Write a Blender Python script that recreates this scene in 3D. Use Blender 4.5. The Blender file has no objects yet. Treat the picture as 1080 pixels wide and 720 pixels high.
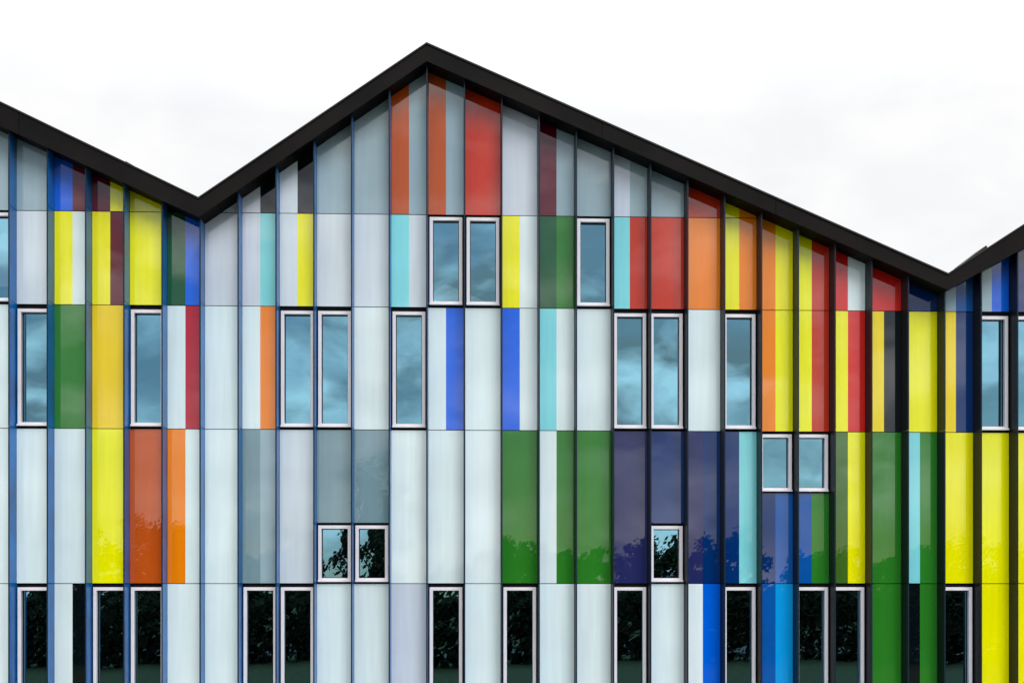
import bpy, bmesh, math, random
from mathutils import Vector
random.seed(7)
S=bpy.context.scene
# ---------------------------------------------------------------- camera model
F=1300.0; TH=math.radians(2.0); D=20.0; HC=2.75; HZ=617.5
def P(x,y,yp=0.0):
    a=(x-540)/F; b=(HZ-y)/F
    dx=math.sin(TH)+a*math.cos(TH); dy=math.cos(TH)-a*math.sin(TH)
    t=(yp+D)/dy
    return t*dx, HC+t*b
cam=bpy.data.cameras.new("camera"); co=bpy.data.objects.new("camera",cam); S.collection.objects.link(co)
co.location=(0,-D,HC); co.rotation_euler=(math.radians(90),0,-TH)
cam.sensor_width=36; cam.lens=36*F/1080; cam.shift_y=(HZ-360)/1080; cam.clip_end=2000
S.camera=co
S.view_settings.view_transform='Standard'; S.view_settings.look='None'; S.view_settings.exposure=0
# ---------------------------------------------------------------- helpers
def lin(c):
    return tuple(((v/255)/12.92 if v/255<=0.04045 else (((v/255)+0.055)/1.055)**2.4) for v in c)
def mat(name,base,rough=0.5,metal=0.0,noise=0.0,scale=5.0,ior=1.5,bump=0.0,spec=0.5):
    m=bpy.data.materials.new(name); m.use_nodes=True; nt=m.node_tree; b=nt.nodes["Principled BSDF"]
    b.inputs["Roughness"].default_value=rough; b.inputs["Metallic"].default_value=metal; b.inputs["IOR"].default_value=ior
    b.inputs["Specular IOR Level"].default_value=spec
    b.inputs["Base Color"].default_value=(*base,1)
    if noise>0:
        tc=nt.nodes.new("ShaderNodeTexCoord"); n=nt.nodes.new("ShaderNodeTexNoise")
        n.inputs["Scale"].default_value=scale; n.inputs["Detail"].default_value=6
        nt.links.new(tc.outputs["Object"],n.inputs["Vector"])
        r=nt.nodes.new("ShaderNodeValToRGB"); r.color_ramp.elements[0].position=0.3; r.color_ramp.elements[1].position=0.7
        r.color_ramp.elements[0].color=(*[v*(1-noise) for v in base],1)
        r.color_ramp.elements[1].color=(*[min(1,v*(1+noise)) for v in base],1)
        nt.links.new(n.outputs["Fac"],r.inputs["Fac"]); nt.links.new(r.outputs["Color"],b.inputs["Base Color"])
        if bump>0:
            bp=nt.nodes.new("ShaderNodeBump"); bp.inputs["Strength"].default_value=bump; bp.inputs["Distance"].default_value=0.02
            nt.links.new(n.outputs["Fac"],bp.inputs["Height"]); nt.links.new(bp.outputs["Normal"],b.inputs["Normal"])
    return m
class MB:
    def __init__(s): s.v=[];s.f=[];s.m=[];s.c=[]
    def face(s,pts,mi=0,col=(1,1,1)):
        n=len(s.v); s.v+= [tuple(p) for p in pts]; s.f.append(tuple(range(n,n+len(pts)))); s.m.append(mi); s.c.append(col)
    def box(s,x0,x1,y0,y1,z0,z1,mi=0,col=(1,1,1)):
        s.prism([(x0,z0),(x1,z0),(x1,z1),(x0,z1)],y0,y1,mi,col)
    def prism(s,poly,y0,y1,mi=0,col=(1,1,1),mis=None,jy=None):
        n=len(poly); b=len(s.v)
        jy=jy or [0]*n
        s.v+=[(p[0],y0+j,p[1]) for p,j in zip(poly,jy)]+[(p[0],y1,p[1]) for p in poly]
        s.f.append(tuple(range(b,b+n))); s.m.append(mi); s.c.append(col)
        s.f.append(tuple(reversed(range(b+n,b+2*n)))); s.m.append(mi); s.c.append(col)
        for i in range(n):
            j=(i+1)%n
            s.f.append((b+j,b+i,b+n+i,b+n+j)); s.m.append(mis[i] if mis else mi); s.c.append(col)
    def obj(s,name,mats,parent=None,color=False,bevel=0):
        me=bpy.data.meshes.new(name); me.from_pydata(s.v,[],s.f)
        for m in mats: me.materials.append(m)
        for p,mi in zip(me.polygons,s.m): p.material_index=mi
        if color:
            a=me.color_attributes.new("Col",'FLOAT_COLOR','CORNER')
            for p,c in zip(me.polygons,s.c):
                for li in p.loop_indices: a.data[li].color=(*c,1)
        me.update()
        o=bpy.data.objects.new(name,me); S.collection.objects.link(o)
        if parent: o.parent=parent
        if bevel:
            bv=o.modifiers.new("bevel",'BEVEL'); bv.width=bevel; bv.segments=2; bv.limit_method='ANGLE'
        return o
# ---------------------------------------------------------------- grid
xa=P(76.5,400)[0]; xb=P(1046,400)[0]; p=(xb-xa)/25.0
def XR(k): return xa+(k-2.5)*p       # left root of column k
PX,PZ=XR(12),P(450,76)[1]
V1X,V1Z=XR(6),P(212,237)[1]
V2X,V2Z=XR(26),P(990,312)[1]
lX,lZ=P(0,138); sl=(lZ-V1Z)/(V1X-lX)
rX,rZ=P(1080,262); sr=(rZ-V2Z)/(rX-V2X)
LX=XR(-8); LZ=V1Z+sl*(V1X-LX)
RX=XR(32); RZ=V2Z+sr*(RX-V2X)
LLX=XR(-12); LLZ=LZ-0.667*(LX-LLX)
RRX=XR(40); RRZ=RZ-0.44*(RRX-RX)
prof=[(LLX,LLZ),(LX,LZ),(V1X,V1Z),(PX,PZ),(V2X,V2Z),(RX,RZ),(RRX,RRZ)]
def zt(x):
    for (x0,z0),(x1,z1) in zip(prof,prof[1:]):
        if x<=x1+1e-6: return z0+(z1-z0)*(x-x0)/(x1-x0)
    return prof[-1][1]
ZB=0.32
L4=P(495,615)[1]; L3=P(495,453.5)[1]; L2=P(495,324.5)[1]; L1=P(495,227)[1]
rows={4:(ZB,L4),3:(L4,L3),2:(L3,L2),1:(L2,L1),0:(L1,99)}
# ---------------------------------------------------------------- colours (printed glass)
C=dict(W=(210,227,228),L=(190,200,211),Q=(200,211,217),G=(114,142,150),H=(142,166,175),T=(122,206,210),
 Y=(240,228,0),A=(240,202,0),O=(234,126,8),B=(180,78,22),R=(188,48,22),C=(172,0,36),M=(92,0,26),
 GR=(40,118,34),DG=(0,78,38),K=(6,14,18),BL=(0,92,212),NV=(0,44,102),IN=(36,41,90),CY=(10,144,212),SB=(8,82,158),
 RD=(206,32,24),OG=(62,104,32))
GAIN=1.12
def colr(k):
    c=lin(C[k]); j=1+random.uniform(-0.05,0.05)
    t=random.uniform(-.02,.02)
    return tuple(min(0.88,v*GAIN*j*(1+s*t)) for v,s in zip(c,(1,0,-1)))
cells={
0:['H','win','W','W','W'],
1:['H','Q','win','W','win'],
2:['BL M','Y W','GR','W','W K'],
3:['M Y','Y M','A','Y','win'],
4:['Y','Y','win','B','win'],
5:['K K','DG BL','W C','O W','W'],
6:['L','L','W','W','W'],
7:['L K','L T','W O','G H','win'],
8:['Q K','Q Y','win','Q','win'],
9:['H','Q','win','G/w','W'],
10:['H','Q','W','G/w','W'],
11:['B H','T Q','win','W','L'],
12:['B H','win','W BL','W','win'],
13:['R','win','W','W','W'],
14:['L','Y W','BL W','GR','win'],
15:['M H','DG GR','T W','W GR','W'],
16:['H','win','W','GR','W'],
17:['L H','T R','win','IN','win'],
18:['H','R','win','NV/w','W'],
19:['R','O','W','IN NV','W BL'],
20:['Y O','Y O','win','NV T','win'],
21:['O Y','O Y','O Y','NV SB^w','SB CY'],
22:['Y O','Y R','Y R','SB GR^w','win'],
23:['RD W','RD W','Y RD','OG Y','win'],
24:['RD','RD','A K','GR','GR'],
25:['NV','NV','Y','T GR','K GR'],
26:['H SB','H SB','A NV','Y','win'],
27:['H BL','H BL','win','Y','Y'],
28:['NV','NV','win','Y','Y'],
}
allc=['W','W','Q','G','T Q','Y W','GR','BL W','win','win','O W','Y']
for k in list(range(-12,0))+list(range(29,40)):
    cells[k]=[random.choice(['G','L','B G','M Y','R']),random.choice(allc),random.choice(allc),random.choice(allc),random.choice(['W','win','W','GR','Y'])]
# ---------------------------------------------------------------- materials
pm=bpy.data.materials.new("printed_glass_panel"); pm.use_nodes=True; nt=pm.node_tree; b=nt.nodes["Principled BSDF"]
at=nt.nodes.new("ShaderNodeAttribute"); at.attribute_name="Col"
tc=nt.nodes.new("ShaderNodeTexCoord"); mp=nt.nodes.new("ShaderNodeMapping"); mp.inputs["Scale"].default_value=(9,1,0.5)
n1=nt.nodes.new("ShaderNodeTexNoise"); n1.inputs["Scale"].default_value=1.4; n1.inputs["Detail"].default_value=7
nt.links.new(tc.outputs["Object"],mp.inputs["Vector"]); nt.links.new(mp.outputs["Vector"],n1.inputs["Vector"])
n2=nt.nodes.new("ShaderNodeTexNoise"); n2.inputs["Scale"].default_value=0.9; n2.inputs["Detail"].default_value=4
nt.links.new(tc.outputs["Object"],n2.inputs["Vector"])
ad=nt.nodes.new("ShaderNodeMath"); ad.operation='ADD'; nt.links.new(n1.outputs["Fac"],ad.inputs[0]); nt.links.new(n2.outputs["Fac"],ad.inputs[1])
mr=nt.nodes.new("ShaderNodeMapRange"); mr.inputs["From Min"].default_value=0.6; mr.inputs["From Max"].default_value=1.4
mr.inputs["To Min"].default_value=0.90; mr.inputs["To Max"].default_value=1.06; nt.links.new(ad.outputs[0],mr.inputs["Value"])
vm=nt.nodes.new("ShaderNodeVectorMath"); vm.operation='SCALE'; nt.links.new(at.outputs["Color"],vm.inputs[0]); nt.links.new(mr.outputs["Result"],vm.inputs["Scale"])
nt.links.new(vm.outputs["Vector"],b.inputs["Base Color"])
b.inputs["Roughness"].default_value=0.01; b.inputs["IOR"].default_value=1.64
n3=nt.nodes.new("ShaderNodeTexNoise"); n3.inputs["Scale"].default_value=1.6; n3.inputs["Detail"].default_value=1
nt.links.new(tc.outputs["Object"],n3.inputs["Vector"])
bp=nt.nodes.new("ShaderNodeBump"); bp.inputs["Strength"].default_value=0.04; bp.inputs["Distance"].default_value=0.01
nt.links.new(n3.outputs["Fac"],bp.inputs["Height"]); nt.links.new(bp.outputs["Normal"],b.inputs["Normal"])

gm=bpy.data.materials.new("tinted_window_glass"); gm.use_nodes=True; nt=gm.node_tree; nt.nodes.clear()
out=nt.nodes.new("ShaderNodeOutputMaterial"); mx=nt.nodes.new("ShaderNodeMixShader"); tr=nt.nodes.new("ShaderNodeBsdfTransparent"); gl=nt.nodes.new("ShaderNodeBsdfGlossy")
tr.inputs["Color"].default_value=(0.36,0.5,0.52,1); gl.inputs["Color"].default_value=(0.18,0.38,0.48,1); gl.inputs["Roughness"].default_value=0.0
mx.inputs["Fac"].default_value=0.85
tc=nt.nodes.new("ShaderNodeTexCoord"); n3=nt.nodes.new("ShaderNodeTexNoise"); n3.inputs["Scale"].default_value=1.8; n3.inputs["Detail"].default_value=1
nt.links.new(tc.outputs["Object"],n3.inputs["Vector"])
bp=nt.nodes.new("ShaderNodeBump"); bp.inputs["Strength"].default_value=0.08; bp.inputs["Distance"].default_value=0.01
nt.links.new(n3.outputs["Fac"],bp.inputs["Height"]); nt.links.new(bp.outputs["Normal"],gl.inputs["Normal"])
nt.links.new(tr.outputs[0],mx.inputs[1]); nt.links.new(gl.outputs[0],mx.inputs[2]); nt.links.new(mx.outputs[0],out.inputs[0])

m_fr=mat("window_frame_aluminium",(0.80,0.77,0.80),0.4,0.0,0.04,3)
m_gk=mat("rubber_gasket",(0.012,0.012,0.014),0.6,spec=.2)
m_bk=mat("black_backing",(0.006,0.007,0.008),0.8,spec=.1)
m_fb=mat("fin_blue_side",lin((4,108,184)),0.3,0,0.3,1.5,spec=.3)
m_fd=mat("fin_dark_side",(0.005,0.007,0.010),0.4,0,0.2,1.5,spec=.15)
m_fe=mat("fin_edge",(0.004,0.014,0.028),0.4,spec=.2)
m_fa=mat("black_metal_fascia",(0.0055,0.0042,0.0038),0.6,0,0.5,1.2,spec=.1)
m_fl=mat("metal_flashing",(0.012,0.011,0.011),0.5,spec=.3)
m_in=mat("interior_wall",(0.05,0.055,0.06),0.8,0,0.1,1)
m_bl=mat("interior_blind",(0.72,0.74,0.74),0.7)
m_co=mat("concrete",(0.28,0.27,0.26),0.8,0,0.2,3)
# ---------------------------------------------------------------- building
bld=bpy.data.objects.new("office_building",None); S.collection.objects.link(bld)
pan=MB(); back=MB(); fins=MB(); frm=MB(); gls=MB(); blind=MB()
G=0.006
def clip_cell(x0,x1,z0,z1):
    t0=min(z1,zt(x0)); t1=min(z1,zt(x1))
    if max(t0,t1)<=z0+0.02: return None
    pts=[(x0,z0),(x1,z0)]
    a=zt(x0);c=zt(x1)
    if t1>z0: pts.append((x1,t1))
    else:
        xi=x0+(x1-x0)*(z0-a)/(c-a); pts[1]=(xi,z0)
    if (a-z1)*(c-z1)<0:
        xi=x0+(x1-x0)*(z1-a)/(c-a); pts.append((xi,z1))
    if t0>z0: pts.append((x0,t0))
    else:
        xi=x0+(x1-x0)*(z0-a)/(c-a); pts[0]=(xi,z0)
    return pts
def panel(x0,x1,z0,z1,spec):
    sp=spec.split()
    tx=random.uniform(-.0014,.0014); tz=random.uniform(-.0016,.0016)
    n=len(sp)
    if n==2 and sp[0]==sp[1]: sp=[sp[0]]; n=1
    for i,s in enumerate(sp):
        a=x0+(x1-x0)*i/n; c=x0+(x1-x0)*(i+1)/n
        poly=clip_cell(a,c,z0,z1)
        if not poly: continue
        jy=[tx*(q[0]-x0)/(x1-x0)+tz*(q[1]-z0)/2 for q in poly]
        pan.prism(poly,0.0,0.016,0,colr(s),jy=jy)
def window(x0,x1,z0,z1,cx0,cx1,cz0,cz1):
    for q in ((cx0,x0,cz0,cz1),(x1,cx1,cz0,cz1),(x0,x1,cz0,z0),(x0,x1,z1,cz1)):
        if q[1]-q[0]>0.001 and q[3]-q[2]>0.001: back.box(q[0],q[1],0.035,0.12,q[2],q[3])
    w=0.054; y0,y1=-0.022,0.10
    sb=0.058
    frm.box(x0,x0+w,y0,y1,z0,z1); frm.box(x1-w,x1,y0,y1,z0,z1)
    frm.box(x0+w,x1-w,y0+.002,y1,z1-w,z1); frm.box(x0+w,x1-w,y0+.002,y1,z0,z0+sb)
    frm.box(x0-0.004,x1+0.004,y0-0.035,y0-0.001,z0-0.004,z0+0.024)   # sill lip
    g=0.010
    a,c,d,e=x0+w,x1-w,z0+sb,z1-w
    frm.box(a,a+g,0.045,0.085,d,e,1); frm.box(c-g,c,0.045,0.085,d,e,1); frm.box(a+g,c-g,0.046,0.085,d,d+g,1); frm.box(a+g,c-g,0.046,0.085,e-g,e,1)
    t=[random.uniform(-.004,.004),random.uniform(-.006,.006)]
    gls.face([(a+g,0.066,d+g),(c-g,0.066+t[0],d+g),(c-g,0.066+t[0]+t[1],e-g),(a+g,0.066+t[1],e-g)])
    r=random.random()
    if z0>L4 and r<0.3:
        hh=(e-d)*random.choice([0.15,0.25,0.35])
        blind.box(a-0.05,c+0.05,0.22,0.225,e-hh,e+0.05)
    elif z0>L4 and r<0.6:
        blind.box(a+0.02,a+0.28,0.30,0.5,d-0.05,d+random.uniform(0.2,0.5))
MW=0.034
for k,cs in cells.items():
    x0=XR(k)+0.014; x1=XR(k+1)-0.014
    for r in range(5):
        z0,z1=rows[r]; z0+=G; z1-=G
        sp=cs[r]
        zr0,zr1=rows[r]
        top=min(zt(XR(k)),zt(XR(k+1)))
        if max(zt(XR(k)),zt(XR(k+1)))<zr0: continue
        if sp=='win' and zr0<top-1.0:
            wx0=XR(k)+MW; wx1=XR(k+1)-MW
            if r==4: wz0,wz1=ZB+0.1,P(495,618.8)[1]
            elif r==2: wz0,wz1=P(495,451)[1],P(495,329.3)[1]
            elif r==1: wz0,wz1=P(495,322)[1],P(495,229.6)[1]
            else: wz0,wz1=zr0+.08,zr1-.1
            window(wx0,wx1,wz0,wz1,XR(k)+.005,XR(k+1)-.005,zr0,min(zr1,top))
            continue
        if sp=='win': sp='Q'
        if sp.endswith('/w'):
            zz=P(495,551.5)[1]
            window(XR(k)+MW,XR(k+1)-MW,P(495,613)[1],P(495,554)[1],XR(k)+.005,XR(k+1)-.005,zr0,zz)
            panel(x0,x1,zz+G,z1,sp[:-2]); lo,hi=zz,zr1
        elif sp.endswith('^w'):
            zz=P(838,519.5)[1]
            window(XR(k)+MW,XR(k+1)-MW,P(838,518)[1],P(838,458)[1],XR(k)+.005,XR(k+1)-.005,zz,zr1)
            panel(x0,x1,z0,zz-G,sp[:-2]); lo,hi=zr0,zz
        else:
            panel(x0,x1,z0,z1,sp); lo,hi=zr0,zr1
        poly=clip_cell(XR(k)+.003,XR(k+1)-.003,lo,hi)
        if poly: back.prism(poly,0.03,0.12)
for k in range(-12,41):
    x=XR(k); T=0.011
    for r in range(5):
        z0,z1=rows[r]; z0+=0.004; z1-=0.004
        if zt(x)<z0+0.03: continue
        a,c=min(z1,zt(x-T)+.01),min(z1,zt(x+T)+.01)
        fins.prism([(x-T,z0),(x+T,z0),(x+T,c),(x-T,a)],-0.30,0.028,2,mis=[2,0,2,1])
pan.obj("facade_panels",[pm],bld,color=True)
back.obj("facade_backing",[m_bk],bld)
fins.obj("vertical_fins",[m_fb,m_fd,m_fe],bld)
frm.obj("window_frames",[m_fr,m_gk],bld,bevel=0.003)
gls.obj("window_panes",[gm],bld)
blind.obj("window_blinds",[m_bl],bld)
# roof + fascia
YF=-0.42
def topz(px,py): return P(px,py,YF)[1]
tv1=topz(207,208); tp=topz(446,45); tv2=topz(995,288)
x_,z_=P(0,107,YF); s1=(z_-tv1)/(V1X-x_); tl=tv1+s1*(V1X-LX)
x_,z_=P(1080,236,YF); s2=(z_-tv2)/(x_-V2X); trr=tv2+s2*(RX-V2X)
th=tp-PZ
tops=[(LLX,LLZ+th),(LX,tl),(V1X,tv1),(PX,tp),(V2X,tv2),(RX,trr),(RRX,RRZ+th)]
roof=MB(); fas=MB(); fl=MB()
for i in range(len(prof)-1):
    (xa0,za0),(xb0,zb0)=prof[i],prof[i+1]; ta,tb=tops[i][1],tops[i+1][1]
    roof.prism([(xa0,za0),(xb0,zb0),(xb0,tb-0.03),(xa0,ta-0.03)],YF+0.03,14.0)
    L=xb0-xa0; n=max(1,round(L/2.4)); g=0.004
    for j in range(n):
        u0,u1=j/n,(j+1)/n
        A=xa0+L*u0+(g if j else 0); B_=xa0+L*u1-(g if j<n-1 else 0)
        fz=lambda X,a,c:a+(c-a)*(X-xa0)/L
        fas.prism([(A,fz(A,za0,zb0)-.004),(B_,fz(B_,za0,zb0)-.004),(B_,fz(B_,ta,tb)-.02),(A,fz(A,ta,tb)-.02)],YF+random.uniform(0,.002),YF+0.029)
    fl.prism([(xa0,ta-.025),(xb0,tb-.025),(xb0,tb),(xa0,ta)],YF-0.02,YF+0.35)
def tz(x):
    for (x0,z0),(x1,z1) in zip(tops,tops[1:]):
        if x<=x1: return z0+(z1-z0)*(x-x0)/(x1-x0)
# raised flashing joints beside the valleys
for px,w_,h_ in ((1019,.2,.035),(143,.07,.02)):
    X=P(px,270)[0]
    fl.prism([(X-w_,tz(X-w_)-.01),(X+w_,tz(X+w_)-.01),(X+w_*.9,tz(X+w_)+h_),(X-w_*.8,tz(X-w_)+h_)],YF+.05,YF+0.5)
roof.obj("roof",[m_fa],bld); fas.obj("roof_fascia",[m_fa],bld); fl.obj("roof_edge_flashing",[m_fl],bld)
core=MB()
core.box(LLX,LLX+.2,0.13,13.5,0,LLZ); core.box(RRX-.2,RRX,0.13,13.5,0,RRZ)
core.box(LLX+.2,RRX-.2,6.0,6.2,0,min(LLZ,V1Z,V2Z)-.02)
for z in (L4,L2): core.box(LLX+.2,RRX-.2,0.13,5.99,z-.12,z+.1)
core.obj("interior_structure",[m_in],bld)
pl=MB(); pl.box(LLX,RRX,-0.02,0.12,0,ZB-0.01); pl.obj("plinth",[m_co],bld)
# ---------------------------------------------------------------- ground
def sheet(name,x0,x1,y0,y1,z,m):
    a=MB(); a.face([(x0,y0,z),(x1,y0,z),(x1,y1,z),(x0,y1,z)]); return a.obj(name,[m])
m_gr=mat("grass",(0.034,0.042,0.018),0.95,0,0.5,6,bump=0.5,spec=.1)
m_as=mat("asphalt",(0.05,0.05,0.052),0.9,0,0.25,20,bump=0.3,spec=.2)
m_pv=mat("paving",(0.30,0.29,0.28),0.85,0,0.2,4)
sheet("ground",-600,600,-600,600,0,m_gr)
pv=MB(); pv.box(-60,60,-6.0,-0.03,0.0,0.08); pv.obj("pavement",[m_pv])
sheet("road",-200,200,-34,-27,0.012,m_as)
kb=MB(); kb.box(-200,200,-27,-26.85,0.0,0.12); kb.box(-200,200,-34.15,-34,0,0.12); kb.obj("kerb",[m_as])
# ---------------------------------------------------------------- trees behind the camera (seen in the glass)
m_tr=mat("bark",(0.06,0.045,0.035),0.9,0,0.3,6,spec=.1)
m_lf=mat("leaves",(0.035,0.044,0.022),0.8,0,0.6,1.2,spec=.1)
m_hd=mat("added_hedge_leaves",(0.016,0.020,0.011),0.85,0,0.5,1.2,spec=.05)  # extra dark leaves for the foliage added to darken window reflections
def tube(mb,a,c,r0,r1,mi=0,n=7):
    a=Vector(a);c=Vector(c);d=(c-a).normalized(); u=d.orthogonal().normalized(); w=d.cross(u)
    ra=[a+(u*math.cos(t)+w*math.sin(t))*r0 for t in [2*math.pi*i/n for i in range(n)]]
    rb=[c+(u*math.cos(t)+w*math.sin(t))*r1 for t in [2*math.pi*i/n for i in range(n)]]
    for i in range(n):
        j=(i+1)%n; mb.face([ra[i],ra[j],rb[j],rb[i]],mi)
def leaf(mb,c,s):
    a=Vector((random.gauss(0,1),random.gauss(0,1),random.gauss(0,1))).normalized(); q=a.orthogonal().normalized(); w=a.cross(q)
    mb.face([c-q*s,c+w*s*.5,c+q*s,c-w*s*.5],1)
def tree(x,y,h,r,seed):
    random.seed(seed); mb=MB()
    base=Vector((x,y,0)); top=Vector((x+random.uniform(-.3,.3),y,h*.75)); mid=base.lerp(top,.45)
    tube(mb,base,mid,h*.03,h*.02); tube(mb,mid,top,h*.02,h*.006)
    for i in range(22):
        st=mid.lerp(top,random.uniform(-.5,.95)); an=random.uniform(0,6.28)
        zz=(st.z/h); rr=r*random.uniform(.45,1.0)*(1-abs(zz-.5)*.7)
        en=st+Vector((math.cos(an)*rr,math.sin(an)*rr,random.uniform(.05,.28)*h))
        en.z=min(en.z,h*.97)
        tube(mb,st,en,h*.008,h*.003,n=5)
        for q in range(5):
            cc=st.lerp(en,random.uniform(.3,1.05))+Vector((random.gauss(0,.3),random.gauss(0,.3),random.gauss(0,.3)))
            cr=random.uniform(.35,.7)*r*.38
            for _ in range(60):
                v=Vector((random.gauss(0,1),random.gauss(0,1),random.gauss(0,.8))).normalized()*cr*random.random()**.4
                leaf(mb,cc+v,random.uniform(.10,.20))
    return mb.obj("tree",[m_tr,m_lf])
for i,(x,y,h,r) in enumerate([(-5.0,-50,10.2,2.6),(-8.4,-51,6.6,2.4),(-18,-52,7.2,2.8),(-24,-54,6.8,3),(10.5,-51,6.4,2.6),(15.0,-53,6.2,2.6),(21,-54,5.2,2.5),(27,-52,5.4,3),(-30,-50,6.4,3),(34,-56,6,3),(2.5,-54,5.4,2.2),(-13,-55,4.8,2.4),(6.2,-56,5.0,2.2)]):
    tree(x,y,h,r,100+i)
random.seed(55); mb=MB()
for i in range(10000):
    x=random.uniform(-90,90); hh=4.3+.9*math.sin(x*.21)+.6*math.sin(x*.67+1)+.4*math.sin(x*1.9)
    z=hh*random.random()**.5+random.gauss(0,.15)
    leaf(mb,Vector((x,-80+random.gauss(0,1.2),z)),random.uniform(.35,.6))
mb.obj("distant_tree_row",[m_tr,m_lf])
# unseen dark foliage added behind the camera to blacken the lower windows' reflections
random.seed(77); mb=MB()
for s in range(32):
    tube(mb,(-32+s*2,-24,0),(-32+s*2+.2,-24,1.7),.05,.02)
for i in range(5500):          # larger inner leaves added to close gaps that let light through
    leaf(mb,Vector((random.uniform(-33,33),random.uniform(-24.6,-23.7),random.uniform(0,2.3))),random.uniform(.26,.4))
for i in range(24000):
    x=random.uniform(-33,33); z=random.random()**.85*(2.5+.08*math.sin(x*1.3)); e=random.random()
    y=-23.1-abs(random.gauss(0,.2)) if e<.7 else random.uniform(-24.9,-23.1)
    leaf(mb,Vector((x,y,z)),random.uniform(.06,.12))
mb.obj("added_dark_hedge",[m_tr,m_hd])
# ---------------------------------------------------------------- light
EL=math.radians(42); AZ=math.radians(18)
sd=Vector((math.sin(AZ)*math.cos(EL),-math.cos(AZ)*math.cos(EL),math.sin(EL)))
sl_=bpy.data.lights.new("sun",'SUN'); sl_.energy=1.5; sl_.angle=math.radians(30); sl_.color=(1,.98,.95)
so=bpy.data.objects.new("sun",sl_); so.rotation_euler=(-sd).to_track_quat('-Z','Y').to_euler(); S.collection.objects.link(so)
w=bpy.data.worlds.new("World"); S.world=w; w.use_nodes=True; nt=w.node_tree; bg=nt.nodes["Background"]
sky=nt.nodes.new("ShaderNodeTexSky"); sky.sky_type='NISHITA'; sky.sun_disc=False; sky.sun_elevation=EL; sky.sun_rotation=math.atan2(sd.x,sd.y)
tc=nt.nodes.new("ShaderNodeTexCoord"); mp=nt.nodes.new("ShaderNodeMapping"); mp.inputs["Scale"].default_value=(1,1,1.9)
nt.links.new(tc.outputs["Generated"],mp.inputs["Vector"])
def wnoise(sc,det):
    n=nt.nodes.new("ShaderNodeTexNoise"); n.inputs["Scale"].default_value=sc; n.inputs["Detail"].default_value=det; n.inputs["Roughness"].default_value=.52
    n.inputs["Distortion"].default_value=.3; nt.links.new(mp.outputs["Vector"],n.inputs["Vector"]); return n.outputs["Fac"]
n=wnoise(7.5,8); nb=wnoise(11,7)
sx=nt.nodes.new("ShaderNodeSeparateXYZ"); nt.links.new(tc.outputs["Generated"],sx.inputs[0])
def mrange(src,a,b_,c,d):
    m=nt.nodes.new("ShaderNodeMapRange"); m.inputs["From Min"].default_value=a; m.inputs["From Max"].default_value=b_
    m.inputs["To Min"].default_value=c; m.inputs["To Max"].default_value=d; nt.links.new(src,m.inputs["Value"]); return m.outputs["Result"]
def mth(op,a,b_):
    m=nt.nodes.new("ShaderNodeMath"); m.operation=op
    for i,q in enumerate((a,b_)):
        if isinstance(q,(int,float)): m.inputs[i].default_value=q
        else: nt.links.new(q,m.inputs[i])
    return m.outputs[0]
# bright even overcast ahead (+Y), broken darker cloud behind the camera (-Y), brighter towards the zenith
cloud=mrange(n,.39,.61,0,1)
back_w=mrange(sx.outputs["Y"],-.25,.35,1,0)
gap=mth('MULTIPLY',mth('MULTIPLY',mth('SUBTRACT',1.0,cloud),back_w),.8)
ramp=nt.nodes.new("ShaderNodeValToRGB"); ramp.color_ramp.elements[0].color=(.915,.93,.955,1); ramp.color_ramp.elements[1].color=(1,1,1,1)
nt.links.new(cloud,ramp.inputs["Fac"])
dark=mth('ADD',1.0,mth('MULTIPLY',back_w,mrange(nb,.40,.58,-.4,.95)))
bright=mth('MULTIPLY',mrange(sx.outputs["Z"],.35,.9,9.9,29.0),dark)
vs=nt.nodes.new("ShaderNodeVectorMath"); vs.operation='SCALE'; nt.links.new(ramp.outputs["Color"],vs.inputs[0]); nt.links.new(bright,vs.inputs["Scale"])
mix=nt.nodes.new("ShaderNodeMix"); mix.data_type='RGBA'
nt.links.new(gap,mix.inputs["Factor"]); nt.links.new(vs.outputs["Vector"],mix.inputs[6]); nt.links.new(sky.outputs["Color"],mix.inputs[7])
nt.links.new(mix.outputs[2],bg.inputs["Color"]); bg.inputs["Strength"].default_value=.1
